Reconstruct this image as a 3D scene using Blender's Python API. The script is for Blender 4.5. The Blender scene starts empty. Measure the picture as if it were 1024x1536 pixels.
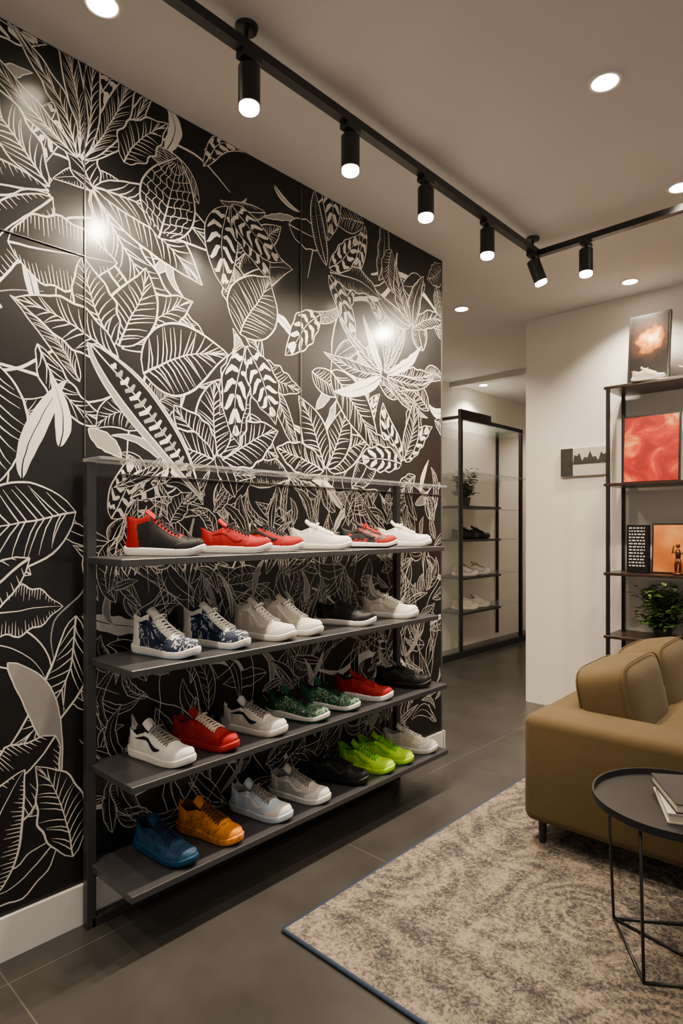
import bpy, bmesh, math, random
from mathutils import Vector, Matrix, noise
random.seed(7)
R=math.radians
scene=bpy.context.scene

# ------------------------------------------------------------------ materials
MATS={}
def srgb(r,g,b):
    f=lambda c:(c/255/12.92) if c/255<=0.04045 else ((c/255+0.055)/1.055)**2.4
    return (f(r),f(g),f(b))
def mat(name,col,rough=0.5,metal=0.0,var=0.12,scale=30,bump=0.0,bscale=200,emit=None,es=0,spec=0.5,coat=0.0,sheen=0,trans=0.0,ior=1.45,alpha=1.0):
    if name in MATS: return MATS[name]
    m=bpy.data.materials.new(name); m.use_nodes=True
    nt=m.node_tree; b=nt.nodes['Principled BSDF']
    tc=nt.nodes.new('ShaderNodeTexCoord'); n=nt.nodes.new('ShaderNodeTexNoise')
    n.inputs['Scale'].default_value=scale; n.inputs['Detail'].default_value=4
    nt.links.new(tc.outputs['Object'],n.inputs['Vector'])
    mx=nt.nodes.new('ShaderNodeMix'); mx.data_type='RGBA'
    mx.inputs[6].default_value=(*[c*(1-var) for c in col],1)
    mx.inputs[7].default_value=(*[min(1,c*(1+var)) for c in col],1)
    nt.links.new(n.outputs['Fac'],mx.inputs[0]); nt.links.new(mx.outputs[2],b.inputs['Base Color'])
    b.inputs['Roughness'].default_value=rough; b.inputs['Metallic'].default_value=metal
    b.inputs['Specular IOR Level'].default_value=spec
    b.inputs['Coat Weight'].default_value=coat
    b.inputs['Coat Roughness'].default_value=0.2
    b.inputs['Sheen Weight'].default_value=sheen
    b.inputs['Transmission Weight'].default_value=trans
    b.inputs['IOR'].default_value=ior
    b.inputs['Alpha'].default_value=alpha
    if emit: 
        b.inputs['Emission Color'].default_value=(*emit,1); b.inputs['Emission Strength'].default_value=es
    if bump>0:
        n2=nt.nodes.new('ShaderNodeTexNoise'); n2.inputs['Scale'].default_value=bscale; n2.inputs['Detail'].default_value=5
        nt.links.new(tc.outputs['Object'],n2.inputs['Vector'])
        bp=nt.nodes.new('ShaderNodeBump'); bp.inputs['Strength'].default_value=bump; bp.inputs['Distance'].default_value=0.003
        nt.links.new(n2.outputs['Fac'],bp.inputs['Height']); nt.links.new(bp.outputs['Normal'],b.inputs['Normal'])
    MATS[name]=m; return m
def ramp_mat(name,stops,scale=20,rough=0.5,tex='noise',detail=4,dist=0,emit=0,constant=False,coat=0):
    if name in MATS: return MATS[name]
    m=bpy.data.materials.new(name); m.use_nodes=True
    nt=m.node_tree; b=nt.nodes['Principled BSDF']
    tc=nt.nodes.new('ShaderNodeTexCoord')
    n=nt.nodes.new('ShaderNodeTexNoise' if tex=='noise' else 'ShaderNodeTexVoronoi')
    n.inputs['Scale'].default_value=scale
    if tex=='noise':
        n.inputs['Detail'].default_value=detail; n.inputs['Distortion'].default_value=dist
    nt.links.new(tc.outputs['Object'],n.inputs['Vector'])
    r=nt.nodes.new('ShaderNodeValToRGB')
    if constant: r.color_ramp.interpolation='CONSTANT'
    els=r.color_ramp.elements
    while len(els)<len(stops): els.new(0.5)
    for e,(p,c) in zip(els,stops): e.position=p; e.color=(*c,1)
    nt.links.new(n.outputs[0],r.inputs[0]); nt.links.new(r.outputs[0],b.inputs['Base Color'])
    b.inputs['Roughness'].default_value=rough; b.inputs['Coat Weight'].default_value=coat
    if emit>0:
        nt.links.new(r.outputs[0],b.inputs['Emission Color']); b.inputs['Emission Strength'].default_value=emit
    MATS[name]=m; return m

# ------------------------------------------------------------------ mesh builder
class MB:
    def __init__(s): s.v=[]; s.f=[]; s.m=[]; s.M=Matrix.Identity(4)
    def add(s,vs,fs,mi=0):
        o=len(s.v); s.v+= [tuple(s.M@Vector(p)) for p in vs]
        for k,f in enumerate(fs):
            s.f.append(tuple(i+o for i in f)); s.m.append(mi[k] if isinstance(mi,list) else mi)
    def box(s,lo,hi,mi=0):
        x0,y0,z0=lo; x1,y1,z1=hi
        s.add([(x0,y0,z0),(x1,y0,z0),(x1,y1,z0),(x0,y1,z0),(x0,y0,z1),(x1,y0,z1),(x1,y1,z1),(x0,y1,z1)],
              [(0,3,2,1),(4,5,6,7),(0,1,5,4),(1,2,6,5),(2,3,7,6),(3,0,4,7)],mi)
    def rbox(s,lo,hi,r=0.01,seg=3,mi=0,M=None):
        bm=bmesh.new(); bmesh.ops.create_cube(bm,size=1)
        for v in bm.verts:
            v.co=Vector([ (lo[i]+hi[i])/2+v.co[i]*(hi[i]-lo[i]) for i in range(3)])
        bmesh.ops.bevel(bm,geom=bm.edges[:],offset=r,segments=seg,profile=0.5,affect='EDGES')
        if M is not None: bmesh.ops.transform(bm,matrix=M,verts=bm.verts)
        bm.verts.index_update()
        s.add([v.co.copy() for v in bm.verts],[tuple(v.index for v in f.verts) for f in bm.faces],mi); bm.free()
    def sq(s,c,size,n=5,cuts=9,mi=0,M=None,pillow=0.0):
        bm=bmesh.new(); bmesh.ops.create_cube(bm,size=2)
        bmesh.ops.subdivide_edges(bm,edges=bm.edges[:],cuts=cuts,use_grid_fill=True)
        for v in bm.verts:
            x,y,z=v.co; k=(abs(x)**n+abs(y)**n+abs(z)**n)**(1/n)
            x,y,z=x/k,y/k,z/k
            if pillow: 
                q=(1-pillow)+pillow*(1-abs(y)**3)*(1-abs(z)**3); x*=q
            v.co=Vector((c[0]+x*size[0]/2,c[1]+y*size[1]/2,c[2]+z*size[2]/2))
        if M is not None: bmesh.ops.transform(bm,matrix=M,verts=bm.verts)
        bm.verts.index_update()
        s.add([v.co.copy() for v in bm.verts],[tuple(v.index for v in f.verts) for f in bm.faces],mi); bm.free()
    def lathe(s,prof,c=(0,0,0),seg=28,mi=0,M=None):
        vs=[];fs=[]
        for r,z in prof:
            for k in range(seg):
                a=2*math.pi*k/seg; p=Vector((r*math.cos(a),r*math.sin(a),z))
                if M is not None: p=M@p
                vs.append(p+Vector(c))
        for i in range(len(prof)-1):
            for k in range(seg):
                k2=(k+1)%seg; fs.append((i*seg+k,i*seg+k2,(i+1)*seg+k2,(i+1)*seg+k))
        s.add(vs,fs,mi)
    def tube(s,pts,r=0.004,seg=8,mi=0,cap=True):
        pts=[Vector(p) for p in pts]; vs=[];fs=[]; n=len(pts)
        rr=r if isinstance(r,list) else [r]*n
        prev=None
        for i,p in enumerate(pts):
            t=(pts[min(i+1,n-1)]-pts[max(i-1,0)])
            if t.length<1e-9: t=Vector((0,0,1))
            t.normalize()
            if prev is None:
                up=Vector((0,0,1)) if abs(t.z)<0.9 else Vector((1,0,0))
                a=t.cross(up).normalized()
            else:
                a=(prev-t*prev.dot(t)).normalized()
            prev=a; b=t.cross(a)
            for k in range(seg):
                q=2*math.pi*k/seg+math.pi/seg; vs.append(p+(a*math.cos(q)+b*math.sin(q))*rr[i])
        for i in range(n-1):
            for k in range(seg):
                k2=(k+1)%seg; fs.append((i*seg+k,i*seg+k2,(i+1)*seg+k2,(i+1)*seg+k))
        if cap: fs.append(tuple(range(seg))[::-1]); fs.append(tuple((n-1)*seg+k for k in range(seg)))
        s.add(vs,fs,mi)
    def mesh(s,name,mats,smooth=False):
        me=bpy.data.meshes.new(name); me.from_pydata(s.v,[],s.f)
        for m in mats: me.materials.append(m)
        me.polygons.foreach_set('material_index',s.m)
        me.polygons.foreach_set('use_smooth',[smooth]*len(me.polygons))
        me.update(); return me
    def obj(s,name,mats,smooth=False,parent=None,fix=True,auto=False):
        me=s.mesh(name,mats,smooth)
        if fix:
            bm=bmesh.new(); bm.from_mesh(me); bmesh.ops.recalc_face_normals(bm,faces=bm.faces); bm.to_mesh(me); bm.free()
        o=bpy.data.objects.new(name,me); scene.collection.objects.link(o)
        if parent: o.parent=parent
        if auto:
            try: me.set_sharp_from_angle(angle=R(38))
            except Exception: pass
        return o
def empty(name,loc=(0,0,0),rz=0):
    e=bpy.data.objects.new(name,None); e.location=loc; e.rotation_euler=(0,0,rz); e.empty_display_size=0.1
    scene.collection.objects.link(e); return e
def sm(a,b,x):
    t=max(0,min(1,(x-a)/(b-a))); return t*t*(3-2*t)
def itp(tab,x):
    for (a,b),(c,d) in zip(tab[:-1],tab[1:]):
        if x<=c:
            t=(x-a)/(c-a) if c>a else 0
            return b+(d-b)*t
    return tab[-1][1]

H=2.75
# ------------------------------------------------------------------ room shell
wallm=mat('warm_white_plaster',(0.74,0.695,0.63),0.75,var=0.03,scale=6,bump=0.15,bscale=120)
ceilm=mat('ceiling_paint',(0.58,0.55,0.53),0.8,var=0.02,scale=3)
trimm=mat('white_trim',(0.66,0.63,0.60),0.45,var=0.02)
blackm=mat('black_metal',(0.010,0.010,0.011),0.38,metal=0.0,var=0.2)
mural_bg=mat('mural_black',(0.007,0.0067,0.007),0.42,var=0.25,scale=5)

def floor_mat():
    m=bpy.data.materials.new('floor_tile'); m.use_nodes=True; nt=m.node_tree; b=nt.nodes['Principled BSDF']
    tc=nt.nodes.new('ShaderNodeTexCoord'); mp=nt.nodes.new('ShaderNodeMapping')
    mp.inputs['Location'].default_value=(-0.115,-0.62,0)
    br=nt.nodes.new('ShaderNodeTexBrick'); br.offset=0
    br.inputs['Scale'].default_value=1; br.inputs['Mortar Size'].default_value=0.0022
    br.inputs['Brick Width'].default_value=1.2; br.inputs['Row Height'].default_value=1.2
    br.inputs['Color1'].default_value=(1,1,1,1); br.inputs['Color2'].default_value=(0.93,0.93,0.93,1); br.inputs['Mortar'].default_value=(2.2,2.1,2.0,1)
    n=nt.nodes.new('ShaderNodeTexNoise'); n.inputs['Scale'].default_value=3.5; n.inputs['Detail'].default_value=9; n.inputs['Roughness'].default_value=0.6
    r=nt.nodes.new('ShaderNodeValToRGB'); r.color_ramp.elements[0].color=(0.029,0.027,0.025,1); r.color_ramp.elements[1].color=(0.052,0.048,0.043,1)
    r.color_ramp.elements[0].position=.3; r.color_ramp.elements[1].position=.75
    mx=nt.nodes.new('ShaderNodeMix'); mx.data_type='RGBA'; mx.blend_type='MULTIPLY'; mx.inputs[0].default_value=1
    L=nt.links.new
    L(tc.outputs['Object'],mp.inputs['Vector']); L(mp.outputs[0],br.inputs['Vector']); L(tc.outputs['Object'],n.inputs['Vector'])
    L(n.outputs['Fac'],r.inputs[0]); L(r.outputs[0],mx.inputs[6]); L(br.outputs['Color'],mx.inputs[7]); L(mx.outputs[2],b.inputs['Base Color'])
    b.inputs['Roughness'].default_value=0.30
    return m
def simple(name,lo,hi,m):
    b=MB(); b.box(lo,hi); return b.obj(name,[m])
simple('floor',(-1.75,-2.6,-0.08),(4.6,8.1,0),floor_mat())
simple('ceiling',(-1.75,-2.6,H),(4.6,8.1,H+0.1),ceilm)
simple('wall_left',(-0.12,-2.6,0),(0,2.9,H),mural_bg)
simple('wall_partition_end',(-0.125,2.9,0),(0.0,2.912,H),mat('edge_dark',(0.05,0.048,0.045),0.6))
simple('wall_back',(-0.14,4.19,0),(4.6,4.31,H),wallm)
simple('wall_corridor_right',(-0.14,4.31,0),(-0.02,8.0,H),wallm)
simple('wall_corridor_left',(-1.75,1.5,0),(-1.6,8.0,H),wallm)
simple('wall_corridor_end',(-1.75,8.0,0),(-0.02,8.1,H),wallm)
simple('wall_corridor_near',(-1.6,1.5,0),(-0.12,1.6,H),wallm)
simple('trim_ceiling',(-1.6,5.42,H-0.05),(-0.14,5.50,H),ceilm)
b=MB(); b.box((0,-2.6,0),(0.013,2.9,0.125)); b.box((-0.125,2.912,0),(0.012,2.924,0.125)); b.obj('baseboard_left',[trimm])

# ------------------------------------------------------------------ mural
cream=mat('mural_cream',(0.64,0.60,0.545),0.45,var=0.10,scale=4)
taupe=mat('mural_taupe',(0.25,0.235,0.22),0.45,var=0.1)
inkm=mat('mural_ink',(0.006,0.0057,0.006),0.38,var=0.3,scale=6)
ST=.000008; EP=.0000022; CELL=.02
class Mural(MB):
    warp=1.0
    occ={}
    def level(s,pts):
        cs=set()
        for p in pts:
            i,j=int(p[0]//CELL),int(p[1]//CELL)
            for a in(-1,0,1):
                for b_ in(-1,0,1): cs.add((i+a,j+b_))
        L=1+max(s.occ.get(c,0) for c in cs)
        for c in cs: s.occ[c]=L
        return .0002+L*ST
    def P(s,p,off):
        y,z=p
        n1=noise.noise_vector(Vector((y*5,z*5,1.3))); n2=noise.noise_vector(Vector((y*28,z*28,7.7)))
        y+=s.warp*(.020*n1.x+.0022*n2.x); z+=s.warp*(.020*n1.y+.0022*n2.y)
        return (off,min(2.897,max(-1.6,y)),min(2.748,max(0.127,z)))
    def rib(s,pts,w,off,mi=0):
        n=len(pts); vs=[];fs=[]
        for i,p in enumerate(pts):
            a=pts[max(i-1,0)]; c=pts[min(i+1,n-1)]
            dx,dz=c[0]-a[0],c[1]-a[1]; l=math.hypot(dx,dz) or 1
            ww=(w[i] if isinstance(w,list) else w)/2
            nx,nz=-dz/l*ww,dx/l*ww
            vs.append(s.P((p[0]+nx,p[1]+nz),off)); vs.append(s.P((p[0]-nx,p[1]-nz),off))
        for i in range(n-1): fs.append((2*i,2*i+1,2*i+3,2*i+2))
        s.add(vs,fs,mi)
    def strip(s,a,b,off,mi):
        vs=[];fs=[]
        for p,q in zip(a,b): vs.append(s.P(p,off)); vs.append(s.P(q,off))
        for i in range(len(a)-1): fs.append((2*i,2*i+1,2*i+3,2*i+2))
        s.add(vs,fs,mi)
    def leaf(s,base,ang,L,W,bend=0.1,style='vein',lw=0.007,nv=11,n=22,peak=0.8,fill=1):
        e=EP; lw*=.84
        ca,sa=math.cos(ang),math.sin(ang)
        ph=random.uniform(0,6); wv=random.choice((0,0,.06,.1))
        def T(x,y): return (base[0]+x*ca-y*sa,base[1]+x*sa+y*ca)
        def mid(t): return (L*t, bend*L*math.sin(math.pi*t*0.85))
        def wd(t): 
            t=max(0,min(1,t)); return W*max(0,math.sin(math.pi*t**peak))**0.85*(1.0 if t<.8 else 1-(t-.8)*1.1)*(1+wv*math.sin(t*26+ph))
        def ed(t,sg,k=1.0):
            x,y=mid(t); x2,y2=mid(t+0.01); dx,dy=x2-x,y2-y; l=math.hypot(dx,dy)
            return (x-dy/l*wd(t)*sg*k, y+dx/l*wd(t)*sg*k)
        ts=[i/n for i in range(n+1)]
        A=[T(*ed(t,1)) for t in ts]; B=[T(*ed(t,-1)) for t in ts]; Mi=[T(*mid(t)) for t in ts]
        q=A+B+Mi
        if W>.03: q=q+[T(*ed(t,g,.5)) for t in ts for g in(1,-1)]
        off=s.level(q)
        if style=='solid':
            s.strip(A,B,off,0); s.rib(Mi,[0.004*(1-t)+0.0008 for t in ts],off+e,1)
            return
        if style=='taupe':
            s.strip(A,B,off,2); s.rib(A,lw*.6,off+e,0); s.rib(B,lw*.6,off+e,0); return
        if fill: s.strip(A,B,off,1)
        for X in (A,B): s.rib(X,[lw*(0.5+0.6*math.sin(math.pi*t)) for t in ts],off+e,0)
        s.rib(Mi,[lw*(1.1-t) for t in ts],off+2*e,0)
        if style in('vein','dense'):
            k=int(nv*(2 if style=='dense' else 1.15))
            for j in range(k):
                for sg in(1,-1):
                    t0=0.05+0.85*(j+random.uniform(-.2,.2)+.2)/k
                    p0=mid(t0); t1=min(.985,t0+random.uniform(.10,.17)); p1=ed(t1,sg,random.uniform(.80,.97))
                    q=[T(*p0),T((p0[0]*.7+p1[0]*.3+0.012*L),(p0[1]*.7+p1[1]*.3)),T((p0[0]*.35+p1[0]*.65+0.010*L),(p0[1]*.35+p1[1]*.65)),T(*p1)]
                    w=lw*(0.60 if style=='vein' else 0.40)
                    s.rib(q,[w*.9,w,w*.6,w*.15],off+e,0)
        elif style=='stripe':
            k=max(5,nv//2)
            for j in range(k):
                t0=0.06+0.85*j/k
                for sg in(1,-1):
                    pts=[];ws=[]
                    p0=mid(t0+.03); p1=ed(min(.97,t0+.14),sg,.88)
                    for u in (0.12,.35,.6,.85,1.0):
                        wob=0.012*math.sin(u*6+j)
                        pts.append(T(p0[0]+(p1[0]-p0[0])*u+wob,p0[1]+(p1[1]-p0[1])*u))
                        ws.append(L/k*0.34*math.sin(math.pi*min(.97,u*.9+.05)))
                    s.rib(pts,ws,off+e,0)
        elif style=='scale':
            k=9
            for j in range(1,k):
                for sg in(1,-1):
                    pts=[]
                    for i in range(9):
                        t=j/k*.9+(i/8)*.12-0.03; u=(i/8)
                        x0,y0=mid(t); x1,y1=ed(max(.02,min(.98,t)),sg,.95)
                        pts.append(T(x0+(x1-x0)*u,y0+(y1-y0)*u+0.004*math.sin(u*20)))
                    s.rib(pts,lw*.4,off+e,0)
            for u in (.25,.5,.75):
                for sg in(1,-1):
                    pts=[T(*ed(t,sg,u+0.06*math.sin(t*40))) for t in [i/24 for i in range(2,23)]]
                    s.rib(pts,lw*.4,off+e,0)
        elif style=='hatch':
            for j in range(26):
                t0=0.06+0.88*j/26
                for sg in(1,-1):
                    a=ed(t0,sg,.95); bq=ed(min(1,t0-0.01),sg,.95-random.uniform(.2,.6))
                    s.rib([T(*a),T(*bq)],[lw*.45,lw*.1],off+e,0)
    def rosette(s,c,n,L,W,a0,spread,style='vein',bend=.1,**k):
        for i in range(n):
            a=R(a0+(spread*i/max(1,n-1) if n>1 else 0))
            st=style if isinstance(style,str) else style[i%len(style)]
            s.leaf((c[0]+.02*math.cos(a),c[1]+.02*math.sin(a)),a+random.uniform(-.1,.1),L*random.uniform(.8,1.15),W*random.uniform(.8,1.2),random.choice((-1,1))*bend,st,**k)
    def vine(s,pts,w=0.01,mi=0):
        out=[]
        P=[pts[0]]+pts+[pts[-1]]
        for i in range(1,len(P)-2):
            for k in range(8):
                t=k/8; a,b_,c,d=P[i-1],P[i],P[i+1],P[i+2]
                out.append(tuple(.5*((2*b_[j])+(-a[j]+c[j])*t+(2*a[j]-5*b_[j]+4*c[j]-d[j])*t*t+(-a[j]+3*b_[j]-3*c[j]+d[j])*t**3) for j in(0,1)))
        out.append(pts[-1]); n=len(out)
        s.rib(out,[w*(0.25+0.75*math.sin(math.pi*(i+.5)/n)) for i in range(n)],s.level(out),mi)
        return out
mu=Mural()
for i in range(60):
    y=random.uniform(-1.5,2.8); z=random.uniform(0.2,2.6); a=random.uniform(0,6.28)
    pts=[(y,z)]
    for k in range(4):
        a+=random.uniform(-.8,.8); y+=.16*math.cos(a); z+=.16*math.sin(a); pts.append((y,z))
    mu.vine(pts,random.choice((.005,.008,.025)),random.choice((0,0,2)))
for i in range(70):
    mu.leaf((random.uniform(-1.5,2.8),random.uniform(.2,2.6)),random.uniform(0,6.28),random.uniform(.14,.28),random.uniform(.012,.03),random.uniform(-.35,.35),random.choice(('solid','taupe','taupe')))
cells=[]
for i in range(19):
    for j in range(8):
        cells.append((-1.5+i*0.245+random.uniform(-.09,.09),1.40+j*0.185+random.uniform(-.07,.07)))
random.shuffle(cells)
for (y,z) in cells:
    st=random.choices(('vein','dense','stripe','hatch','scale','solid','plain'),(6,1.3,1.6,1.8,.6,1.2,1.2))[0]
    L=random.uniform(.20,.34); W=random.uniform(.030,.070)
    if st=='solid': W*=.4;L*=.8
    a=random.uniform(0,6.28)
    mu.leaf((y-.5*L*math.cos(a),z-.5*L*math.sin(a)),a,L,W,random.uniform(-.3,.3),st,lw=random.uniform(.0038,.006))
for (y,z) in [(-1.5+.27*i+random.uniform(-.06,.06),.3+.25*j+random.uniform(-.05,.05)) for i in range(9) for j in range(5)]:
    st=random.choice(('vein','hatch','hatch','plain','taupe','vein'))
    L=random.uniform(.24,.36);a=random.uniform(0,6.28)
    mu.leaf((y-.5*L*math.cos(a),z-.5*L*math.sin(a)),a,L,random.uniform(.04,.075)*(.5 if st=='taupe' else 1),random.uniform(-.3,.3),st,lw=.005)
for i in range(330):
    y=random.uniform(.92,2.85); z=random.uniform(.15,1.40); a=random.gauss(1.57,1.0)
    L=random.uniform(.10,.25)
    mu.leaf((y,z),a,L,random.uniform(.012,.036),random.uniform(-.35,.35),random.choice(('vein','vein','hatch','plain')),lw=.0030,nv=7,n=12,fill=random.random()<.85)
for i in range(90):
    y=random.uniform(.95,2.8); z=random.uniform(.15,1.3); pts=[(y,z)]; a=random.gauss(1.57,.5)
    for k in range(3):
        a+=random.uniform(-.5,.5); y+=.09*math.cos(a); z+=.09*math.sin(a); pts.append((y,z))
    mu.vine(pts,.003)
for i in range(26):
    mu.leaf((random.uniform(.95,2.8),random.uniform(.15,1.2)),random.gauss(1.57,.7),random.uniform(.12,.24),random.uniform(.008,.018),random.uniform(-.3,.3),random.choice(('taupe','solid','taupe')),lw=.003)
# hero clusters
mu.rosette((.88,2.42),6,.44,.034,60,75,('vein','dense'),.08,lw=.0055)
mu.rosette((.90,2.36),4,.48,.075,-62,55,('vein','vein'),.12,lw=.0075,nv=13)
mu.rosette((.80,2.30),4,.50,.080,150,95,('vein','hatch'),.12,lw=.007,nv=14)
mu.leaf((.66,2.10),R(8),.34,.11,.0,'hatch',lw=.007)
mu.leaf((1.16,2.28),R(78),.33,.115,.0,'scale',lw=.007)
mu.leaf((1.02,2.50),R(48),.27,.06,.1,'vein',lw=.006)
mu.rosette((1.0,1.86),3,.33,.078,35,75,'vein',.06,lw=.007,nv=11)
mu.leaf((1.08,1.80),R(18),.38,.12,.05,'vein',lw=.008,nv=14)
mu.leaf((1.0,1.84),R(165),.34,.07,-.1,'vein',lw=.007)
mu.rosette((1.40,1.52),5,.30,.072,20,150,'vein',.06,lw=.007,nv=11)
mu.rosette((1.52,2.00),3,.36,.075,-110,50,'stripe',.1,lw=.004,nv=12)
mu.rosette((1.45,2.52),3,.36,.075,-90,70,'stripe',.1,lw=.004,nv=12)
mu.leaf((1.50,2.02),R(60),.32,.12,.0,'dense',lw=.006,nv=8)
mu.rosette((1.98,1.50),4,.34,.075,30,130,'vein',.08,lw=.007)
mu.leaf((2.02,1.98),R(-50),.50,.09,.08,'vein',lw=.007,nv=14)
mu.rosette((2.40,2.02),9,.36,.030,-20,220,('vein','vein','solid'),.1,lw=.005)
mu.rosette((2.55,1.60),5,.30,.055,40,150,('stripe','vein'),.1,lw=.006)
mu.rosette((2.62,2.3),4,.30,.050,20,130,('vein','hatch'),.1,lw=.006)
mu.rosette((2.0,2.42),4,.32,.05,-60,160,('stripe','hatch'),.1,lw=.005)
mu.leaf((.86,1.30),R(180),.42,.13,.1,'vein',lw=.007,nv=13)
mu.leaf((.60,1.75),R(-95),.4,.09,.1,'vein',lw=.007)
mu.leaf((.70,1.40),R(64),.36,.030,.14,'solid')
mu.leaf((.80,1.52),R(100),.22,.026,-.12,'solid')
mu.leaf((.72,1.16),R(250),.55,.08,-.3,'hatch',lw=.008)
mu.leaf((.86,.98),R(235),.45,.06,.2,'vein',lw=.007)
mu.leaf((.66,.86),R(-70),.40,.040,.1,'taupe')
mu.leaf((.80,.62),R(200),.36,.11,.2,'hatch',lw=.007)
mu.leaf((.84,.22),R(110),.34,.07,-.1,'vein',lw=.006)
mu.leaf((.60,.20),R(70),.36,.08,.1,'hatch',lw=.007)
# printed trainer sole running diagonally down to the top shelf
mu.warp=.25
mu.leaf((.895,1.86),R(-50),.66,.070,.05,'taupe',lw=.008)
mu.leaf((.905,1.86),R(-50),.64,.052,.05,'plain',lw=.005,fill=1)
ca,sa=math.cos(R(-50)),math.sin(R(-50)); 
barl=max(mu.occ.values())*ST+.0002+ST*2
for k in range(16):
    u=.09+.030*k; w=.030*math.sin(math.pi*(k+2)/20)
    ax=.905+u*ca; az=1.86+u*sa; ox,oz=-sa,ca; bo=.024
    mu.rib([(ax+ox*(bo-w),az+oz*(bo-w)),(ax+ox*bo+.008*ca,az+oz*bo+.008*sa),(ax+ox*(bo+w),az+oz*(bo+w))],[.012,.017,.008],barl,2 if k%2 else 0)
mu.warp=1
mo=mu.obj('botanical_mural',[cream,inkm,taupe],fix=False)
for m in (cream,inkm,taupe,mural_bg):
    bb=m.node_tree.nodes['Principled BSDF']; bb.inputs['Coat Weight'].default_value=0.32; bb.inputs['Coat Roughness'].default_value=0.16; bb.inputs['Specular IOR Level'].default_value=.22
b=MB()
for y in (.885,1.83,): b.box((.0,y-.001,1.49),(.006,y+.001,H-.001))
b.box((.0,-1.0,2.13),(.006,.885,2.1315)); b.box((0,1.0,1.44),(.006,2.9,1.443))
b.obj('trim_mural_seam',[mat('seam_metal',(.20,.19,.18),.3,metal=.8)])

# ------------------------------------------------------------------ sneaker rack
shelfm=mat('graphite_shelf',(0.034,0.034,0.038),0.34,var=.1,scale=12)
rack=empty('sneaker_display_rack')
b=MB()
XB=.024
for y in (.885,2.45): 
    b.rbox((XB,y-.015,0),(XB+.03,y+.015,1.47),.002,1)
b.rbox((XB,.885,0),(XB+.03,2.45,.028),.002,1)
b.obj('frame',[mat('rack_steel',(.04,.04,.043),.35,metal=.4)],parent=rack)
SH=[(1.170,.27,.872,2.53),(.850,.305,.885,2.43),(.515,.305,.885,2.50),(.200,.305,.885,2.51)]
for i,(z,dx,y0,y1) in enumerate(SH):
    b=MB(); b.rbox((XB,y0,z-.022),(dx,y1,z),.002,1); b.obj('shelf_%d'%(i+1),[shelfm],parent=rack)
b=MB(); b.rbox((XB,.87,1.47),(.14,2.75,1.480),.001,1)
b.obj('glass_top_shelf',[mat('smoked_glass',(.30,.31,.32),.10,alpha=.45,spec=.8)],parent=rack)

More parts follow.
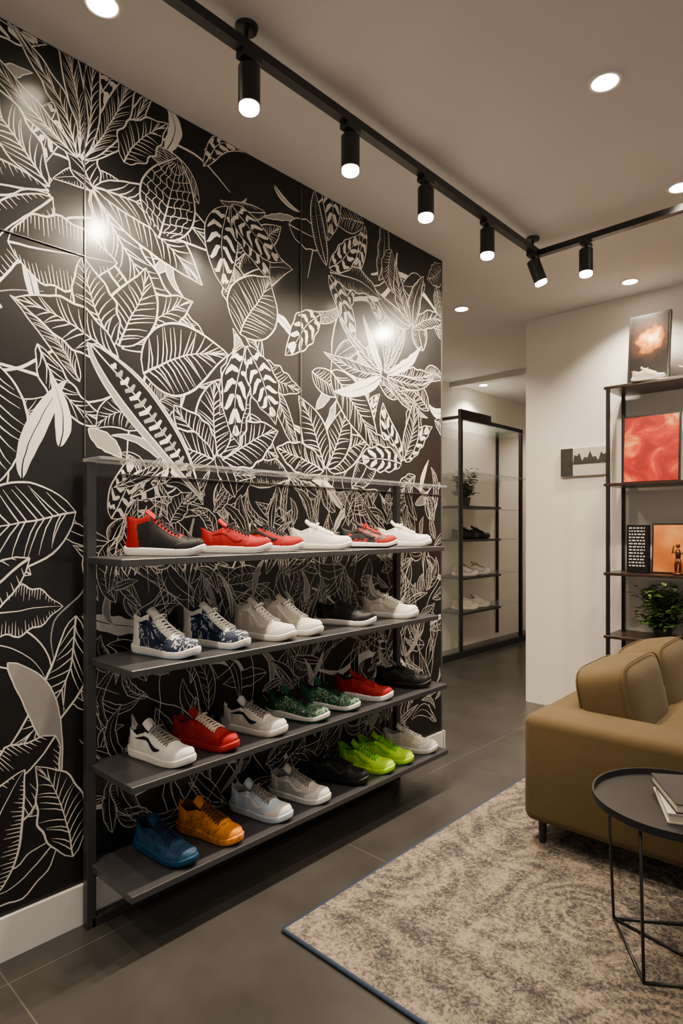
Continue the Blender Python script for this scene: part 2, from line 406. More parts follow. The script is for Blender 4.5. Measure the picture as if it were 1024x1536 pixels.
# ------------------------------------------------------------------ shoes
WT=[(0,0),(.012,.014),(.035,.022),(.08,.029),(.15,.033),(.3,.0335),(.45,.0365),(.6,.0430),(.7,.0455),(.8,.0435),(.88,.0370),(.94,.0280),(.975,.0185),(.992,.0105),(1,0)]
HT={'low':[(0,.062),(.05,.066),(.2,.050),(.33,.064),(.40,.078),(.5,.069),(.62,.054),(.75,.041),(.86,.034),(.94,.027),(1,.010)],
    'high':[(0,.098),(.05,.104),(.2,.095),(.33,.110),(.40,.104),(.5,.082),(.62,.059),(.75,.044),(.86,.036),(.94,.028),(1,.010)],
    'run':[(0,.066),(.04,.072),(.2,.048),(.33,.060),(.40,.074),(.5,.064),(.62,.050),(.75,.038),(.86,.031),(.94,.024),(1,.007)]}
def Wd(s): 
    return itp(WT,s)
def shoe_mesh(name,sole,upper,toe,heel,lining,lace,stripe,kind='low',outs=None,side=1,L=.272):
    mb=MB(); Ht=HT[kind]; vc=.46
    def soleT(s):
        base=.024+(.010 if kind=='run' else .004)*(1-sm(.2,.7,s))
        return base+.002*sm(.85,1,s)
    def spring(s): return .014*sm(.78,1.05,s)**1.3+ (.006*(1-sm(0,.07,s)))
    def cx(s): return side*(.007*math.sin(math.pi*(s-.15)*1.1))
    def panel(s,v):
        v=abs(v)
        if v<vc-.03 and s<.39 and s>.02: return 4
        if s<.36 and v<vc+.10: return 3
        if v<.24 and .36<s<.70: return 4
        if v<.44 and .34<s<.735: return 3
        if s>.83-.16*sm(.45,.95,v) : return 2
        if s<.12+.10*v: return 3
        return 1
    def S(s,v,o_on=True,raise_=False):
        w=Wd(s); h=itp(Ht,s); a=abs(v); sg=1 if v>=0 else -1
        if raise_:
            pn=panel(s,v)
            if pn in(2,3): w+=.0014 if a>.2 else 0; h+=.0014
            if pn==4 and s>.4: h-=.003
        ang=(1-a)*math.pi/2
        k=sm(.25,.75,s); e1=1.15-.45*k
        xn=w*max(0,math.cos(ang))**e1; zn=h*math.sin(ang)**.85
        o=sm(.008,.045,s)*(1-sm(.345,.40,s)) if o_on else 0
        if o>0:
            if a>=vc:
                u=(1-a)/(1-vc); xo=w*(1+.06*math.sin(math.pi*u)-.20*u*u); zo=h*(u if u<.9 else .9+(u-.9)*.9)
            else:
                u=(vc-a)/vc; xo=(w*.80-.004*min(1,u*4))*(1-max(0,(u-.25)/.75)); zo=h*.99-(h-.012)*sm(0.02,.45,u)
            xn=xn*(1-o)+xo*o; zn=zn*(1-o)+zo*o
        y=(s-.5)*(L-.012)
        if s<.2: y+= .006*math.sin(math.pi*min(1,zn/h))*(1-s/.2) if h else 0
        return Vector((sg*xn+cx(s),y,soleT(s)+spring(s)-.004+zn))
    def N(s,v):
        ds=.01; p=S(s,v,False); a=S(min(1,s+ds),v,False)-S(max(0,s-ds),v,False); c=S(s,min(1,v+.02),False)-S(s,max(-1,v-.02),False)
        n=a.cross(c); 
        if n.length<1e-9: return Vector((0,0,1))
        n.normalize()
        ctr=Vector((cx(s),p.y,soleT(s)+.01))
        if n.dot(p-ctr)<0: n=-n
        return n
    ns,nv=64,50
    ss=[(1-math.cos(math.pi*i/ns))/2*.35+(i/ns)*.65 for i in range(ns+1)]
    vs=[];fs=[];ms=[]
    for s in ss:
        for j in range(nv+1): vs.append(S(s,-1+2*j/nv,True,True))
    for i in range(ns):
        for j in range(nv):
            fs.append((i*(nv+1)+j,i*(nv+1)+j+1,(i+1)*(nv+1)+j+1,(i+1)*(nv+1)+j))
            ms.append(panel((ss[i]+ss[i+1])/2,-1+2*(j+.5)/nv))
    mb.add(vs,fs,ms)
    outl=[]
    K=30
    for i in range(K+1):
        s=(1-math.cos(math.pi*i/K))/2; outl.append((s,-1))
    for i in range(K-1,0,-1):
        s=(1-math.cos(math.pi*i/K))/2; outl.append((s,1))
    lev=[(0,-.004),(.0035,-.0005),(.007,.0002),(.0078,-.0012),(.009,.0004),(.5,.0010),(.86,.0006),(.9,-.0008),(1,-.003)]
    vs=[];fs=[];ms=[]; n=len(outl)
    for li,(q,off) in enumerate(lev):
        for s,sg in outl:
            w=Wd(s)+.0028+off; 
            if s<=0 or s>=1: w=0
            T=soleT(s); z=q if li<5 else T*q
            y=(s-.5)*(L-.004)+ (off*(2*s-1)*1.2)
            vs.append((sg*w+cx(s),y,z+spring(s)))
    for li in range(len(lev)-1):
        for k in range(n):
            k2=(k+1)%n; fs.append((li*n+k,li*n+k2,(li+1)*n+k2,(li+1)*n+k)); ms.append(7 if li<3 else 0)
    for li,mm in ((0,7),(len(lev)-1,0)):
        for i in range(K):
            a=li*n+i; a2=li*n+i+1; b_=li*n+(n-i)%n; b2=li*n+(n-i-1)%n
            f=[]
            for q in (a,a2,b2,b_):
                if q not in f: f.append(q)
            if len(f)>2: fs.append(tuple(f)); ms.append(mm)
    mb.add(vs,fs,ms)
    # tongue
    vs=[];fs=[]
    p0=S(.47,0,False); hh=itp(Ht,.4)
    top=Vector((cx(.3),(.30-.5)*L,soleT(.3)+hh+.020))
    pts=[p0+Vector((0,0,.0005)),S(.42,0,False)+Vector((0,0,.002)),(S(.38,0,False)*.6+top*.4)+Vector((0,0,.004)),top]
    for i in range(4):
        for th in (0,.006):
            for j in range(7):
                u=-1+2*j/6; ww=.017+.004*i/3
                p=pts[i]+Vector((u*ww,0,-.010*u*u)); p+=Vector((0,-th*.8,-th*.6)); vs.append(p)
    for i in range(3):
        for j in range(6):
            a=i*14+j; fs.append((a,a+1,a+15,a+14)); fs.append((a+7,a+21,a+22,a+8))
        fs.append((i*14,i*14+14,i*14+21,i*14+7)); fs.append((i*14+6,i*14+13,i*14+27,i*14+20))
    for j in range(6): fs.append((42+j,43+j,50+j,49+j))
    mb.add(vs,fs,3)
    # laces
    for j in range(7):
        s0=.405+.044*j
        for sg in (1,-1):
            pts=[]
            for i in range(9):
                u=-1+i/4; v=u*.36*sg; s=s0+.020*(u+1)
                pts.append(S(s,v,False)+N(s,v)*(.0034+.0016*(1-abs(u))))
            mb.tube(pts,.0029,5,5)
    tp=S(.43,0,False)+Vector((0,0,.007))
    for sg in (1,-1):
        pts=[tp+Vector((sg*.034*math.sin(a)*1.0,.010*math.cos(a)+.004*sg, .004-.012*abs(math.sin(a))+.004*math.sin(a*2))) for a in [k*math.pi/8 for k in range(9)]]
        mb.tube(pts,.0026,5,5)
    if stripe is not None:
        for sg in (1,-1):
            A=[];B=[]
            for i in range(15):
                u=i/14; s=.64-.46*u
                c=.66+.16*math.sin(math.pi*min(1,u*1.9))*(1-u)-.10*u
                hw=.095*(1-u)**.9*math.sin(math.pi*min(1,u*3+.12)/2)+.005
                for v,Lst in ((c-hw,A),(c+hw,B)):
                    p=S(s,sg*v,s<.4,True) ; nn=Vector((sg,0,.25)).normalized()
                    if s>.4: nn=N(s,sg*v)
                    Lst.append(p+nn*.0018)
            vs=[];fs=[]
            for p,q in zip(A,B): vs+= [p,(p+q)/2+Vector((sg*.0014,0,0)),q]
            for i in range(14):
                fs+=[(3*i,3*i+1,3*i+4,3*i+3),(3*i+1,3*i+2,3*i+5,3*i+4)]
            mb.add(vs,fs,6)
    M=[sole,upper,toe,heel,lining,lace,stripe or upper,outs or sole]
    me=mb.mesh(name,M,True)
    bm=bmesh.new(); bm.from_mesh(me); bmesh.ops.remove_doubles(bm,verts=bm.verts,dist=.00005); bmesh.ops.recalc_face_normals(bm,faces=bm.faces); bm.to_mesh(me); bm.free()
    try: me.set_sharp_from_angle(angle=R(32))
    except Exception: pass
    return me

def c(n,r,g,b_,rough=.65,**k): return mat('shoe_'+n,srgb(r,g,b_),rough,var=.08,scale=60,bump=.35,bscale=420,spec=.3,**k)
white=c('white',222,218,212); offw=c('offwhite',204,194,180); black=c('black',16,16,18,.5); red=c('red',142,2,6); dgrey=c('charcoal',48,46,46)
coral=c('coral',158,26,30); blue=c('teal_blue',4,54,88); navy=c('navy',12,26,54); yellow=c('mustard',214,126,0); neon=c('neon',172,222,2); neon2=c('neon_green',112,184,4)
ltblue=c('pale_blue',186,202,216); grey=c('grey',178,174,168); gum=c('cream_sole',208,196,174); green=c('green',14,78,48)
lacew=c('lace_white',236,232,224); laceg=c('lace_grey',120,116,110); gold=c('lace_gold',90,50,4)
camo_n=ramp_mat('shoe_navy_pattern',[(0,srgb(8,20,42)),(.44,srgb(16,36,66)),(.52,srgb(8,22,46)),(.58,srgb(205,210,216)),(.61,srgb(12,28,54))],scale=34,detail=2,dist=1.2,rough=.65)
camo_g=ramp_mat('shoe_green_pattern',[(0,srgb(6,16,12)),(.42,srgb(10,50,34)),(.50,srgb(40,114,68)),(.53,srgb(190,204,186)),(.56,srgb(12,42,28))],scale=38,detail=3,dist=2,rough=.6)
camo_y=ramp_mat('shoe_mustard_pattern',[(0,srgb(110,50,4)),(.40,srgb(176,94,2)),(.5,srgb(218,132,2)),(1,srgb(230,156,10))],scale=60,rough=.6)
camo_b=ramp_mat('shoe_black_red',[(0,srgb(16,16,18)),(.5,srgb(20,20,20)),(.56,srgb(150,14,12)),(1,srgb(170,30,20))],scale=30,rough=.6)
mesh_b=ramp_mat('shoe_blue_knit',[(0,srgb(2,28,50)),(.45,srgb(4,48,76)),(.6,srgb(8,64,98)),(1,srgb(8,64,98))],scale=70,rough=.7)
D={
'bred':(white,black,black,red,red,black,None,'high',white),
'red':(white,red,red,red,black,black,red,'low',white),
'redk':(white,red,red,black,black,black,black,'low',white),
'white':(white,white,white,offw,grey,lacew,None,'low',grey),
'offw':(white,offw,white,offw,grey,lacew,offw,'low',gum),
'blackred':(white,camo_b,red,black,black,red,black,'low',black),
'navy':(white,camo_n,camo_n,white,navy,lacew,navy,'high',ltblue),
'hiwhite':(white,offw,white,offw,offw,lacew,white,'high',gum),
'black':(white,black,black,black,black,black,black,'low',grey),
'allblack':(black,black,black,black,black,black,dgrey,'low',black),
'swoosh':(white,white,white,white,black,laceg,black,'low',white),
'swoosh2':(white,offw,white,white,black,laceg,black,'low',gum),
'coral':(coral,coral,red,coral,red,gum,coral,'low',red),
'green':(white,camo_g,camo_g,green,black,black,None,'run',green),
'redw':(white,red,red,red,black,red,None,'run',white),
'blue':(blue,mesh_b,mesh_b,blue,navy,navy,blue,'run',navy),
'yellow':(camo_y,camo_y,yellow,yellow,gold,gold,yellow,'run',yellow),
'ltblue':(ltblue,ltblue,white,ltblue,grey,laceg,white,'low',ltblue),
'greyw':(white,grey,white,offw,grey,laceg,white,'low',white),
'neon':(neon,neon,neon,neon2,neon2,neon2,neon2,'run',neon2),
}
cache={}
def shoe(key,side=1):
    if (key,side) not in cache:
        d=D[key]; cache[(key,side)]=shoe_mesh('sneaker_'+key,*d[:7],kind=d[7],outs=d[8],side=side)
    return cache[(key,side)]
def put(key,x,y,z,head,side=1,sc=1.0,tilt=0):
    nm={'high':'high_top_sneaker','run':'running_shoe','low':'sneaker'}[D[key][7]]
    o=bpy.data.objects.new(nm,shoe(key,side)); scene.collection.objects.link(o)
    o.location=(x,y,z+.0003); o.rotation_euler=(0,0,R(head-90)); o.scale=(sc,)*3
    return o
X=.170
row=[
 (0,[('bred',1.085,42,1),('red',1.37,40,1),('redk',1.53,40,-1),('white',1.80,38,1),('blackred',2.10,38,-1),('white',2.36,36,1)],.15),
 (1,[('navy',1.075,18,1),('navy',1.27,20,-1),('hiwhite',1.485,20,1),('hiwhite',1.62,22,-1),('black',1.93,32,1),('offw',2.23,32,1)],X),
 (2,[('swoosh',1.06,16,1),('coral',1.225,18,-1),('swoosh2',1.44,22,1),('green',1.655,24,1),('green',1.83,28,-1),('redw',2.045,32,1),('allblack',2.33,34,1)],X),
 (3,[('blue',1.075,12,1),('yellow',1.245,16,-1),('ltblue',1.47,18,1),('greyw',1.665,20,1),('allblack',1.885,26,-1),('neon',2.06,24,1),('neon',2.195,24,-1),('offw',2.38,30,1)],X)]
for si,its,xx in row:
    for k,y,hd,sd in its: put(k,xx,y,SH[si][0],hd,sd)

# ------------------------------------------------------------------ lights on track
LM=mat('lamp_lens',(1,.9,.75),.3,emit=(1.0,.80,.56),es=40)
TX,TZ,TY=.495,2.672,3.06
b=MB()
b.box((TX-.017,-2.0,TZ),(TX+.017,TY+.017,TZ+.03)); b.box((TX+.017,TY-.017,TZ),(4.4,TY+.017,TZ+.03))
for (x,y) in ((TX,-.9),(TX,1.15),(TX,TY-.06),(2.9,TY)):
    b.lathe([(0,H-.012),(.032,H-.012),(.035,H),(0,H)],c=(x,y,0),seg=20); b.tube([(x,y,TZ+.02),(x,y,H-.005)],.006)
b.obj('light_track',[blackm])
def aim(o,d): o.rotation_euler=Vector(d).to_track_quat('-Z','Y').to_euler()
def spot(x,y,tilt=(0,0),energy=40,target=None,size=75,ln=.115,drop=.0):
    e=empty('track_spotlight',(x,y,TZ))
    b=MB(); b.rbox((-.020,-.036,-.022),(.020,.036,-.0006),.003,1); b.tube([(0,0,-.02),(0,0,-.040)],.008)
    Mt=Matrix.Translation((0,0,-.036))@Matrix.Rotation(tilt[0],4,'X')@Matrix.Rotation(tilt[1],4,'Y')
    prof=[(0,0),(.028,0),(.033,-.004),(.033,-ln),(.030,-ln-.001),(.028,-ln+.002)]
    b.lathe(prof,seg=32,M=Mt)
    o=b.obj('housing',[blackm],smooth=True,parent=e,auto=True)
    b=MB(); b.lathe([(.0295,-ln+.001),(.0295,-ln-.012),(.026,-ln-.017),(.015,-ln-.019),(0,-ln-.020)],seg=28,M=Mt); b.obj('lens',[LM],smooth=True,parent=e,fix=True)
    l=bpy.data.lights.new('lamp','SPOT'); l.energy=energy; l.color=(1,.81,.59); l.spot_size=R(size); l.spot_blend=.8; l.shadow_soft_size=.03
    lo=bpy.data.objects.new('lamp',l); scene.collection.objects.link(lo); lo.parent=e
    lo.location=Mt@Vector((0,0,-ln-.045)); 
    aim(lo,target if target else Mt.to_3x3()@Vector((0,0,-1)))
SP=[(-1.1,70,110),(-.4,70,110),(.35,80,115),(1.16,120,135),(1.608,115,108),(2.06,115,108),(2.544,120,112)]
for y,en,sz in SP: spot(TX,y,energy=en,target=(-.36,0,-1.0),size=sz)
spot(TX,3.0,tilt=(R(16),R(-14)),energy=110,target=(-.5,-.25,-1),size=155)
spot(.745,TY,energy=70,target=(.05,.75,-1),size=110)
spot(1.6,TY,energy=60,target=(.05,.75,-1),size=110)
def down(x,y,en=25,z=H,size=120,r=.042):
    e=empty('recessed_downlight',(x,y,z))
    b=MB(); b.lathe([(r,-.002),(r,-.006),(r+.012,-.005),(r+.014,0)],seg=32); b.obj('ring',[trimm],smooth=True,parent=e)
    b=MB(); b.lathe([(0,-.004),(r,-.003)],seg=32); b.obj('lens',[LM],parent=e,fix=False)
    l=bpy.data.lights.new('lamp','SPOT'); l.energy=en; l.color=(1,.83,.63); l.spot_size=R(size); l.spot_blend=.7; l.shadow_soft_size=.04
    lo=bpy.data.objects.new('lamp',l); scene.collection.objects.link(lo); lo.parent=e; lo.location=(0,0,-.012)
for p in ((.263,.818,50),(1.187,2.108,70),(-.333,3.638,60),(.665,3.93,130),(1.186,2.986,60),(-1.32,4.55,75),(-1.40,5.75,130),(-1.0,7.0,70),(1.9,3.9,70),(2.4,2.1,60),(1.6,.6,50),(2.8,.6,50),(3.4,3.0,60)): down(*p)

# ------------------------------------------------------------------ back shelf unit
su=empty('metal_shelving_unit')
sx0,sx1,sy0,sy1=.54,1.75,3.88,4.17
b=MB()
for x in (sx0,sx1-.02):
    for y in (sy0,sy1-.02): b.box((x,y,0),(x+.02,y+.02,2.123))
b.obj('frame',[blackm],parent=su)
for i,z in enumerate((2.123,1.53,.985,.60)):
    b=MB(); b.rbox((sx0-.012,sy0-.005,z-.018),(sx1+.012,sy1+.005,z),.002,1)
    b.obj('shelf_%d'%(i+1),[mat('dark_wood_shelf',(.030,.015,.010),.3,var=.3)],parent=su)
def art(name,x0,x1,z0,z1,y,m,lean=.05,fr=.008,frm=blackm):
    e=empty(name,((x0+x1)/2,y,z0)); e.rotation_euler=(-lean,0,0)
    w=(x1-x0)/2; h=z1-z0
    b=MB(); b.rbox((-w,0,0),(w,.022,h),.002,1); b.obj('frame',[frm],parent=e)
    b=MB(); b.box((-w+fr,-.002,fr),(w-fr,.001,h-fr)); b.obj('print',[m],parent=e)
    return e
def glow_print():
    m=bpy.data.materials.new('print_glow'); m.use_nodes=True; nt=m.node_tree; b=nt.nodes['Principled BSDF']; L=nt.links.new
    tc=nt.nodes.new('ShaderNodeTexCoord'); mp=nt.nodes.new('ShaderNodeMapping'); mp.inputs['Location'].default_value=(-.01,0,-.27); mp.inputs['Scale'].default_value=(1,0,1)
    ln=nt.nodes.new('ShaderNodeVectorMath'); ln.operation='LENGTH'
    n=nt.nodes.new('ShaderNodeTexNoise'); n.inputs['Scale'].default_value=14; n.inputs['Detail'].default_value=5
    ad=nt.nodes.new('ShaderNodeMath'); ad.operation='MULTIPLY_ADD'; ad.inputs[1].default_value=.16
    r=nt.nodes.new('ShaderNodeValToRGB'); e=r.color_ramp.elements
    e[0].position=.09; e[0].color=(1,.80,.45,1); e[1].position=.22; e[1].color=(.010,.007,.005,1)
    k=e.new(.125); k.color=(.55,.19,.02,1); k=e.new(.165); k.color=(.05,.02,.01,1)
    L(tc.outputs['Object'],mp.inputs[0]); L(mp.outputs[0],ln.inputs[0]); L(tc.outputs['Object'],n.inputs['Vector'])
    L(n.outputs['Fac'],ad.inputs[0]); L(ln.outputs['Value'],ad.inputs[2]); L(ad.outputs[0],r.inputs[0]); L(r.outputs[0],b.inputs['Base Color']); b.inputs['Roughness'].default_value=.45
    b.inputs['Specular IOR Level'].default_value=.2
    return m
g1=glow_print()
g2=ramp_mat('print_red',[(0,(.16,.001,.001)),(.42,(.38,.004,.002)),(.52,(.60,.016,.004)),(.60,(.85,.14,.02)),(.70,(1,.62,.22))],scale=7,detail=7,dist=.8,rough=.6)
g3=ramp_mat('print_amber',[(0,(.25,.05,.004)),(.42,(.60,.15,.015)),(.62,(.90,.40,.08)),(1,(1,.7,.28))],scale=3.5,detail=3,rough=.6)
art('framed_poster',.635,.872,2.1235,2.56,3.965,g1,.12,.014)
art('red_canvas',.60,.925,1.5305,1.945,3.985,g2,.06,.01)
art('amber_canvas',.765,1.20,.9855,1.285,4.0,g3,.06,.01)
e=empty('lettered_box',(.695,3.99,.9855))
b=MB(); b.rbox((-.06,-.03,0),(.06,.03,.29),.002,1,0)
for k in range(13):
    z=.268-k*.019
    x=-.045
    while x<.04:
        w=random.uniform(.006,.022); b.box((x,-.0312,z),(min(.045,x+w),-.0300,z+.007),1); x+=w+.007
b.obj('body',[black,white],parent=e)
e=empty('bronze_figurine',(.93,3.93,.9855))
b=MB(); b.lathe([(0,0),(.028,0),(.028,.012),(.012,.018),(0,.018)])
b.tube([(0.01,0,.015),(.012,0,.06),(0,0,.10)],[.006,.009,.011]); b.tube([(-.012,0,.015),(-.012,0,.06),(0,0,.10)],[.006,.009,.011])
b.tube([(0,0,.095),(0,0,.13),(0,0,.15)],[.012,.017,.008]); b.tube([(0,0,.14),(-.03,0,.125),(-.02,-.01,.17)],[.006,.006,.004]); b.tube([(0,0,.14),(.03,0,.12),(.035,-.01,.09)],[.006,.006,.004])
b.lathe([(0,-.013),(.009,-.009),(.012,0),(.009,.009),(0,.013)],c=(0,0,.168),seg=14)
b.obj('figure',[mat('bronze',(.12,.05,.02),.35,metal=.7)],smooth=True,parent=e)
e=empty('coral_ornament',(1.0,3.95,2.1235))
b=MB(); b.lathe([(0,0),(.035,0),(.035,.012),(0,.014)])
for k in range(16):
    a=random.uniform(0,6.28); r=random.uniform(.02,.08)
    b.tube([(0,0,.01),(r*.5*math.cos(a),r*.4*math.sin(a),.05),(r*math.cos(a),r*.7*math.sin(a),random.uniform(.06,.12))],[.008,.006,.003])
b.obj('branches',[mat('ornament_ivory',(.6,.5,.36),.5)],smooth=True,parent=e)
put('offw',.78,3.90,2.1232,20,1,.7)

e=empty('wall_picture',(.29,4.19,1.71))
b=MB(); b.rbox((-.16,-.022,-.10),(.16,0,.09),.002,1,0); b.box((-.16,-.024,-.10),(-.075,-.021,.09),1)
pr=[(-.075,-.02)]
for k in range(13): pr.append((-.075+.018*k+.009,.045+.02*math.sin(k*1.3)-(.03 if k%2 else 0)))
pr.append((.16,-.02))
vs=[];fs=[]
for x,z in pr: vs+=[(x,-.0235,-.022),(x,-.0235,z)]
for k in range(len(pr)-1): fs.append((2*k,2*k+2,2*k+3,2*k+1))
b.add(vs,fs,1)
b.obj('canvas',[mat('canvas_cream',(.50,.46,.40),.7),mat('print_dark',(.03,.027,.025),.6,var=.5)],parent=e,fix=False)

# ------------------------------------------------------------------ plants
def plant(name,loc,rad,hgt,nst,leafL,leafW,cols,potr=.06,poth=.09,seed=1):
    rnd=random.Random(seed); e=empty(name,loc)
    b=MB(); b.lathe([(0,0),(potr*.75,0),(potr,poth),(potr*.9,poth),(potr*.85,poth*.85),(0,poth*.85)],seg=28)
    b.obj('pot',[mat('pot_dark',(.03,.03,.03),.5)],smooth=True,parent=e,auto=True)
    b=MB()
    for i in range(nst):
        a=rnd.uniform(0,6.28); r=rad*rnd.uniform(.3,1); hz=hgt*rnd.uniform(.12,1)
        p=[Vector((0,0,poth*.8)),Vector((r*.35*math.cos(a),r*.35*math.sin(a),poth+hz*.55)),Vector((r*math.cos(a),r*math.sin(a),poth+hz))]
        b.tube(p,[.003,.002,.001],5,2)
        for k in range(12):
            u=.25+.75*k/11; q=p[0]*(1-u)**2+p[1]*2*u*(1-u)+p[2]*u*u
            aa=rnd.uniform(0,6.28)
            d=Vector((math.cos(aa),math.sin(aa),rnd.uniform(-.2,.7))).normalized(); sd=d.cross(Vector((0,0,1))).normalized()*leafW*rnd.uniform(.7,1.2)
            l=leafL*rnd.uniform(.6,1.2); upv=Vector((0,0,leafW*.4))
            vs=[q,q+d*l*.45+sd,q+d*l*.5+upv*-1,q+d*l*.45-sd,q+d*l+Vector((0,0,-l*.15))]
            b.add(vs,[(0,1,2),(0,2,3),(1,4,2),(2,4,3)],rnd.choice((0,0,1)))
    b.obj('foliage',cols,parent=e,fix=False)
lf=[mat('leaf_dark',(.03,.07,.015),.45,var=.4),mat('leaf_light',(.10,.17,.03),.45,var=.4),mat('stem',(.06,.05,.02),.6)]
plant('potted_plant',(.83,3.99,.6003),.17,.27,90,.06,.014,lf,poth=.06,potr=.055,seed=3)
plant('potted_plant',(1.14,4.0,.6003),.15,.25,70,.06,.014,lf,poth=.06,potr=.055,seed=4)

# ------------------------------------------------------------------ corridor display
cr=empty('display_rack')
b=MB(); cx0=-1.30
b.box((cx0-.02,4.2,0),(cx0+.03,7.4,.06))
for y in (5.147,6.37): b.box((cx0-.015,y-.015,.06),(cx0+.02,y+.018,2.34)); b.box((-1.595,y-.012,.06),(-1.57,y+.012,2.34)) 
b.box((cx0-.015,5.147,2.30),(cx0+.02,6.37,2.34)); b.box((-1.58,5.13,2.31),(cx0,5.165,2.34)); b.box((-1.58,6.355,2.31),(cx0,6.385,2.34))
b.box((cx0-.015,5.13,2.34),(cx0+.02,5.7,2.40))
b.obj('frame',[blackm],parent=cr)
gl=mat('clear_glass_pane',(.45,.52,.50),.08,var=.01,alpha=.35,spec=.5)
gp=mat('thin_glass_pane',(.55,.60,.58),.08,var=.01,alpha=.14,spec=.4)
b=MB(); 
for z in (2.29,1.80): b.box((-1.595,5.17,z-.014),(cx0+.05,6.5,z))
for z in (1.45,1.13,.77,.43): b.box((-1.595,5.9,z-.008),(cx0,6.36,z))
b.obj('glass_shelves',[gl],parent=cr)
b=MB()
for z in (1.47,1.14,.77,.43): b.box((-1.595,5.17,z-.022),(cx0+.02,5.90,z))
b.obj('dark_shelves',[blackm],parent=cr)
b=MB(); b.box((cx0-.004,4.2,.06),(cx0+.002,5.125,2.1)); b.obj('glass_pane',[gp],parent=cr)
plant('potted_plant',(-1.42,5.42,1.4703),.14,.28,40,.06,.018,[mat('leaf_pale',(.10,.15,.07),.5,var=.3),mat('leaf_pale2',(.18,.23,.12),.5,var=.3),lf[2]],seed=6)
for z,kk in ((1.14,'allblack'),(.77,'greyw'),(.43,'offw')):
    put(kk,-1.42,5.42,z,60,1,1.1); put(kk,-1.42,5.66,z,60,-1,1.1)

# ------------------------------------------------------------------ rug
def rug_mat():
    m=bpy.data.materials.new('distressed_rug'); m.use_nodes=True; nt=m.node_tree; b=nt.nodes['Principled BSDF']; L=nt.links.new
    N=nt.nodes.new
    tc=N('ShaderNodeTexCoord')
    def math_(op,a,bv=None):
        n=N('ShaderNodeMath'); n.operation=op
        for i,x in enumerate((a,bv)):
            if x is None: continue
            if isinstance(x,(int,float)): n.inputs[i].default_value=x
            else: L(x,n.inputs[i])
        return n.outputs[0]
    def noise_(sc,det,ro=.6,dist=0):
        n=N('ShaderNodeTexNoise'); n.inputs['Scale'].default_value=sc; n.inputs['Detail'].default_value=det; n.inputs['Roughness'].default_value=ro; n.inputs['Distortion'].default_value=dist
        L(tc.outputs['Object'],n.inputs['Vector']); return n.outputs['Fac']
    v=N('ShaderNodeTexVoronoi'); v.inputs['Scale'].default_value=3.6; v.feature='SMOOTH_F1'; L(tc.outputs['Object'],v.inputs['Vector'])
    w=math_('SINE',math_('MULTIPLY',v.outputs['Distance'],52))
    v2=N('ShaderNodeTexVoronoi'); v2.inputs['Scale'].default_value=24; L(tc.outputs['Object'],v2.inputs['Vector'])
    w2=math_('SINE',math_('MULTIPLY',v2.outputs['Distance'],14))
    sp=N('ShaderNodeSeparateXYZ'); L(tc.outputs['Object'],sp.inputs[0])
    dx=math_('SUBTRACT',1.25,math_('ABSOLUTE',sp.outputs[0])); dy=math_('SUBTRACT',1.05,math_('ABSOLUTE',sp.outputs[1]))
    dm=math_('MINIMUM',dx,dy)
    band=math_('SINE',math_('MULTIPLY',dm,40))
    inb=math_('LESS_THAN',dm,.42)
    bands=math_('MULTIPLY',band,math_('MULTIPLY',inb,.07))
    s=math_('ADD',math_('MULTIPLY',w,.070),math_('MULTIPLY',w2,.06))
    s=math_('ADD',s,bands)
    s=math_('ADD',s,math_('MULTIPLY',noise_(130,3,.8),1.25))
    s=math_('ADD',s,math_('MULTIPLY',noise_(38,4,.7,1),.55))
    s=math_('ADD',s,math_('MULTIPLY',noise_(4,3,.6,1),.28))
    r=N('ShaderNodeValToRGB'); e=r.color_ramp.elements
    e[0].position=0.40; e[0].color=(.035,.034,.038,1); e[1].position=0.62; e[1].color=(.27,.215,.160,1)
    k=e.new(.50); k.color=(.105,.090,.078,1)
    half=math_('MULTIPLY',s,.5)
    L(half,r.inputs[0]); L(r.outputs[0],b.inputs['Base Color']); b.inputs['Roughness'].default_value=.95
    b.inputs['Specular IOR Level'].default_value=.1
    bp=N('ShaderNodeBump'); bp.inputs['Strength'].default_value=.7; bp.inputs['Distance'].default_value=.004
    L(noise_(260,3),bp.inputs['Height']); L(bp.outputs[0],b.inputs['Normal'])
    return m
b=MB(); b.rbox((-1.25,-1.05,0.0005),(1.25,1.05,.012),.004,2,0)
o=b.obj('area_rug',[rug_mat()]); o.location=(.505+1.25,1.285+1.05,0)
b=MB(); 
for (p,q) in (((-1.25,-1.05),(1.25,-1.05)),((-1.25,-1.05),(-1.25,1.05)),((1.25,-1.05),(1.25,1.05)),((-1.25,1.05),(1.25,1.05))):
    b.tube([(*p,.0075),(*q,.0075)],.0068,8)
r2=b.obj('rug_binding',[mat('rug_binding',(.02,.035,.07),.9)],smooth=True,parent=o)

# ------------------------------------------------------------------ sofa
fab=mat('olive_velvet',(.086,.058,.022),.8,var=.22,scale=6,bump=.35,bscale=350,sheen=.08,spec=.2)
sf=empty('sofa',(.80,2.28,.0),R(2))
b=MB(); b.rbox((.0,.22,.115),(.86,1.4,.30),.025,4); b.obj('base',[fab],smooth=True,parent=sf,auto=True)
b=MB(); b.rbox((0,0,.105),(.94,.235,.525),.040,5); b.obj('arm_near',[fab],smooth=True,parent=sf,auto=True)
b=MB(); b.rbox((0,1.30,.105),(.94,1.50,.525),.040,5); b.obj('arm_far',[fab],smooth=True,parent=sf,auto=True)
b=MB(); b.rbox((0,.20,.12),(.18,1.33,.520),.040,5); b.obj('back_frame',[fab],smooth=True,parent=sf,auto=True)
b=MB(); b.sq((.58,.768,.37),(.66,1.05,.17),n=7,cuts=13); b.obj('seat_cushion',[fab],smooth=True,parent=sf)
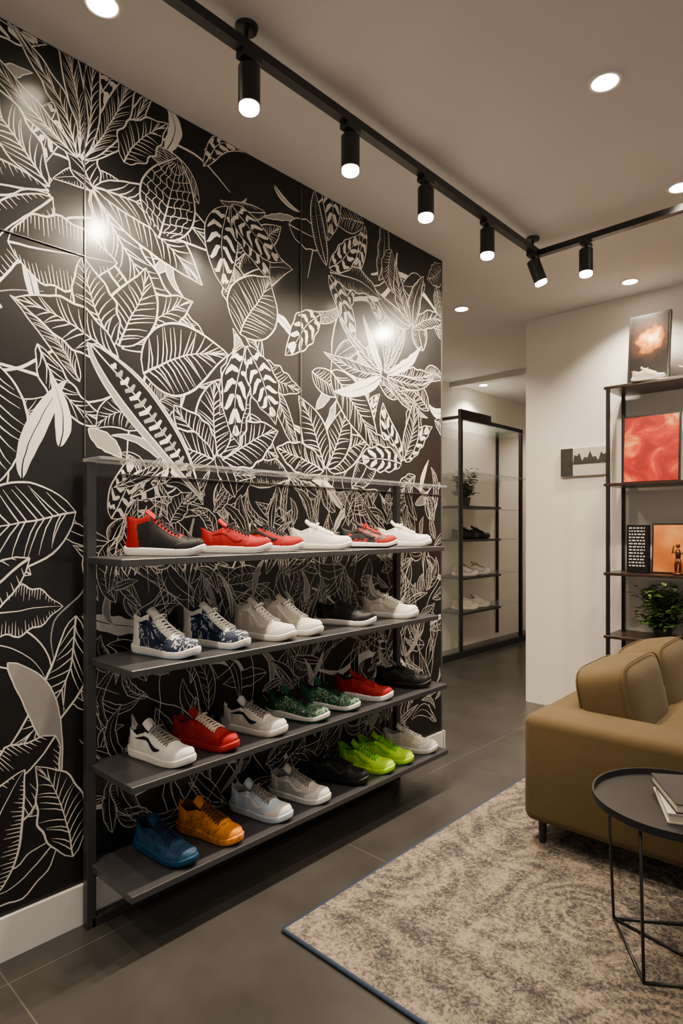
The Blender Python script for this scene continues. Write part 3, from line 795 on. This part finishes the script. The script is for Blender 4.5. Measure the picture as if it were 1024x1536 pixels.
for i,yc in enumerate((.505,1.035)):
    b=MB(); Mr=Matrix.Translation((.235,yc,.370))@Matrix.Rotation(R(-12),4,'Y')
    b.sq((0.03,0,.15),(.25,.535,.34),n=5.5,cuts=17,M=Mr,pillow=.10)
    for sx in (-.088,.098):
        pts=[]
        for k in range(49):
            a=2*math.pi*k/48; ca,sa=math.cos(a),math.sin(a); kk=(abs(ca)**5.5+abs(sa)**5.5)**(-1/5.5)
            pts.append(Mr@Vector((.03+sx,ca*kk*.264,.15+sa*kk*.167)))
        b.tube(pts,.003,6)
    b.obj('back_cushion_%d'%(i+1),[fab],smooth=True,parent=sf)
b=MB()
for (x,y) in ((.06,.06),(.88,.06),(.06,1.44),(.88,1.44)):
    b.tube([(x,y,.0125),(x,y,.118)],[.013,.018],12)
b.obj('legs',[blackm],smooth=True,parent=sf,auto=True)

# ------------------------------------------------------------------ side table
tb=empty('round_side_table',(1.438,2.0,0.0))
b=MB(); r=.235; z=.45
b.lathe([(0,z-.006),(r-.003,z-.006),(r,z-.003),(r,z+.018),(r-.005,z+.018),(r-.007,z),(0,z)],seg=64); b.obj('tray_top',[blackm],smooth=True,parent=tb,auto=True)
b=MB(); bs=[]
for k in range(4):
    a=R(10+90*k)+R(160); bs.append(Vector((.20*math.cos(a),.20*math.sin(a),.017)))
for k in range(4):
    p=bs[k]; q=bs[(k+1)%4]; tp=Vector((p.x*1.1,p.y*1.1,z-.006))
    b.tube([p,tp],.0045); b.tube([p,q],.0045)
b.tube([bs[0],bs[2]],.0045)
b.obj('wire_base',[blackm],smooth=True,parent=tb)
bk=empty('book_stack',(1.475,2.0,z+.0005),R(25))
def book(z0,w,d,t,rot,cm):
    b=MB(); b.M=Matrix.Rotation(rot,4,'Z'); b.box((-w/2,-d/2,z0),(w/2,d/2,z0+.003),0); b.box((-w/2,-d/2,z0+t-.003),(w/2,d/2,z0+t),0); b.box((w/2-.003,-d/2,z0),(w/2,d/2,z0+t),0)
    b.box((-w/2+.004,-d/2+.004,z0+.003),(w/2-.003,d/2-.004,z0+t-.003),1)
    b.obj('book',[cm,mat('paper_pages',(.62,.56,.47),.8,var=.1,scale=200)],parent=bk)
book(0,.17,.24,.028,0,mat('book_cream',(.5,.46,.4),.5)); book(.0285,.16,.22,.026,R(8),dgrey)

# ------------------------------------------------------------------ world / camera
w=bpy.data.worlds.new('World'); scene.world=w; w.use_nodes=True
bg=w.node_tree.nodes['Background']; bg.inputs[0].default_value=(1.0,.90,.81,1); bg.inputs[1].default_value=.5
cam=bpy.data.cameras.new('Camera'); co=bpy.data.objects.new('Camera',cam); scene.collection.objects.link(co)
co.location=(1.962,0,1.265); co.rotation_euler=(R(90),0,R(43.2))
cam.sensor_fit='VERTICAL'; cam.sensor_height=36; cam.sensor_width=24
cam.lens=36*930/1536; cam.shift_y=22/1536
cam.clip_start=.02
scene.camera=co
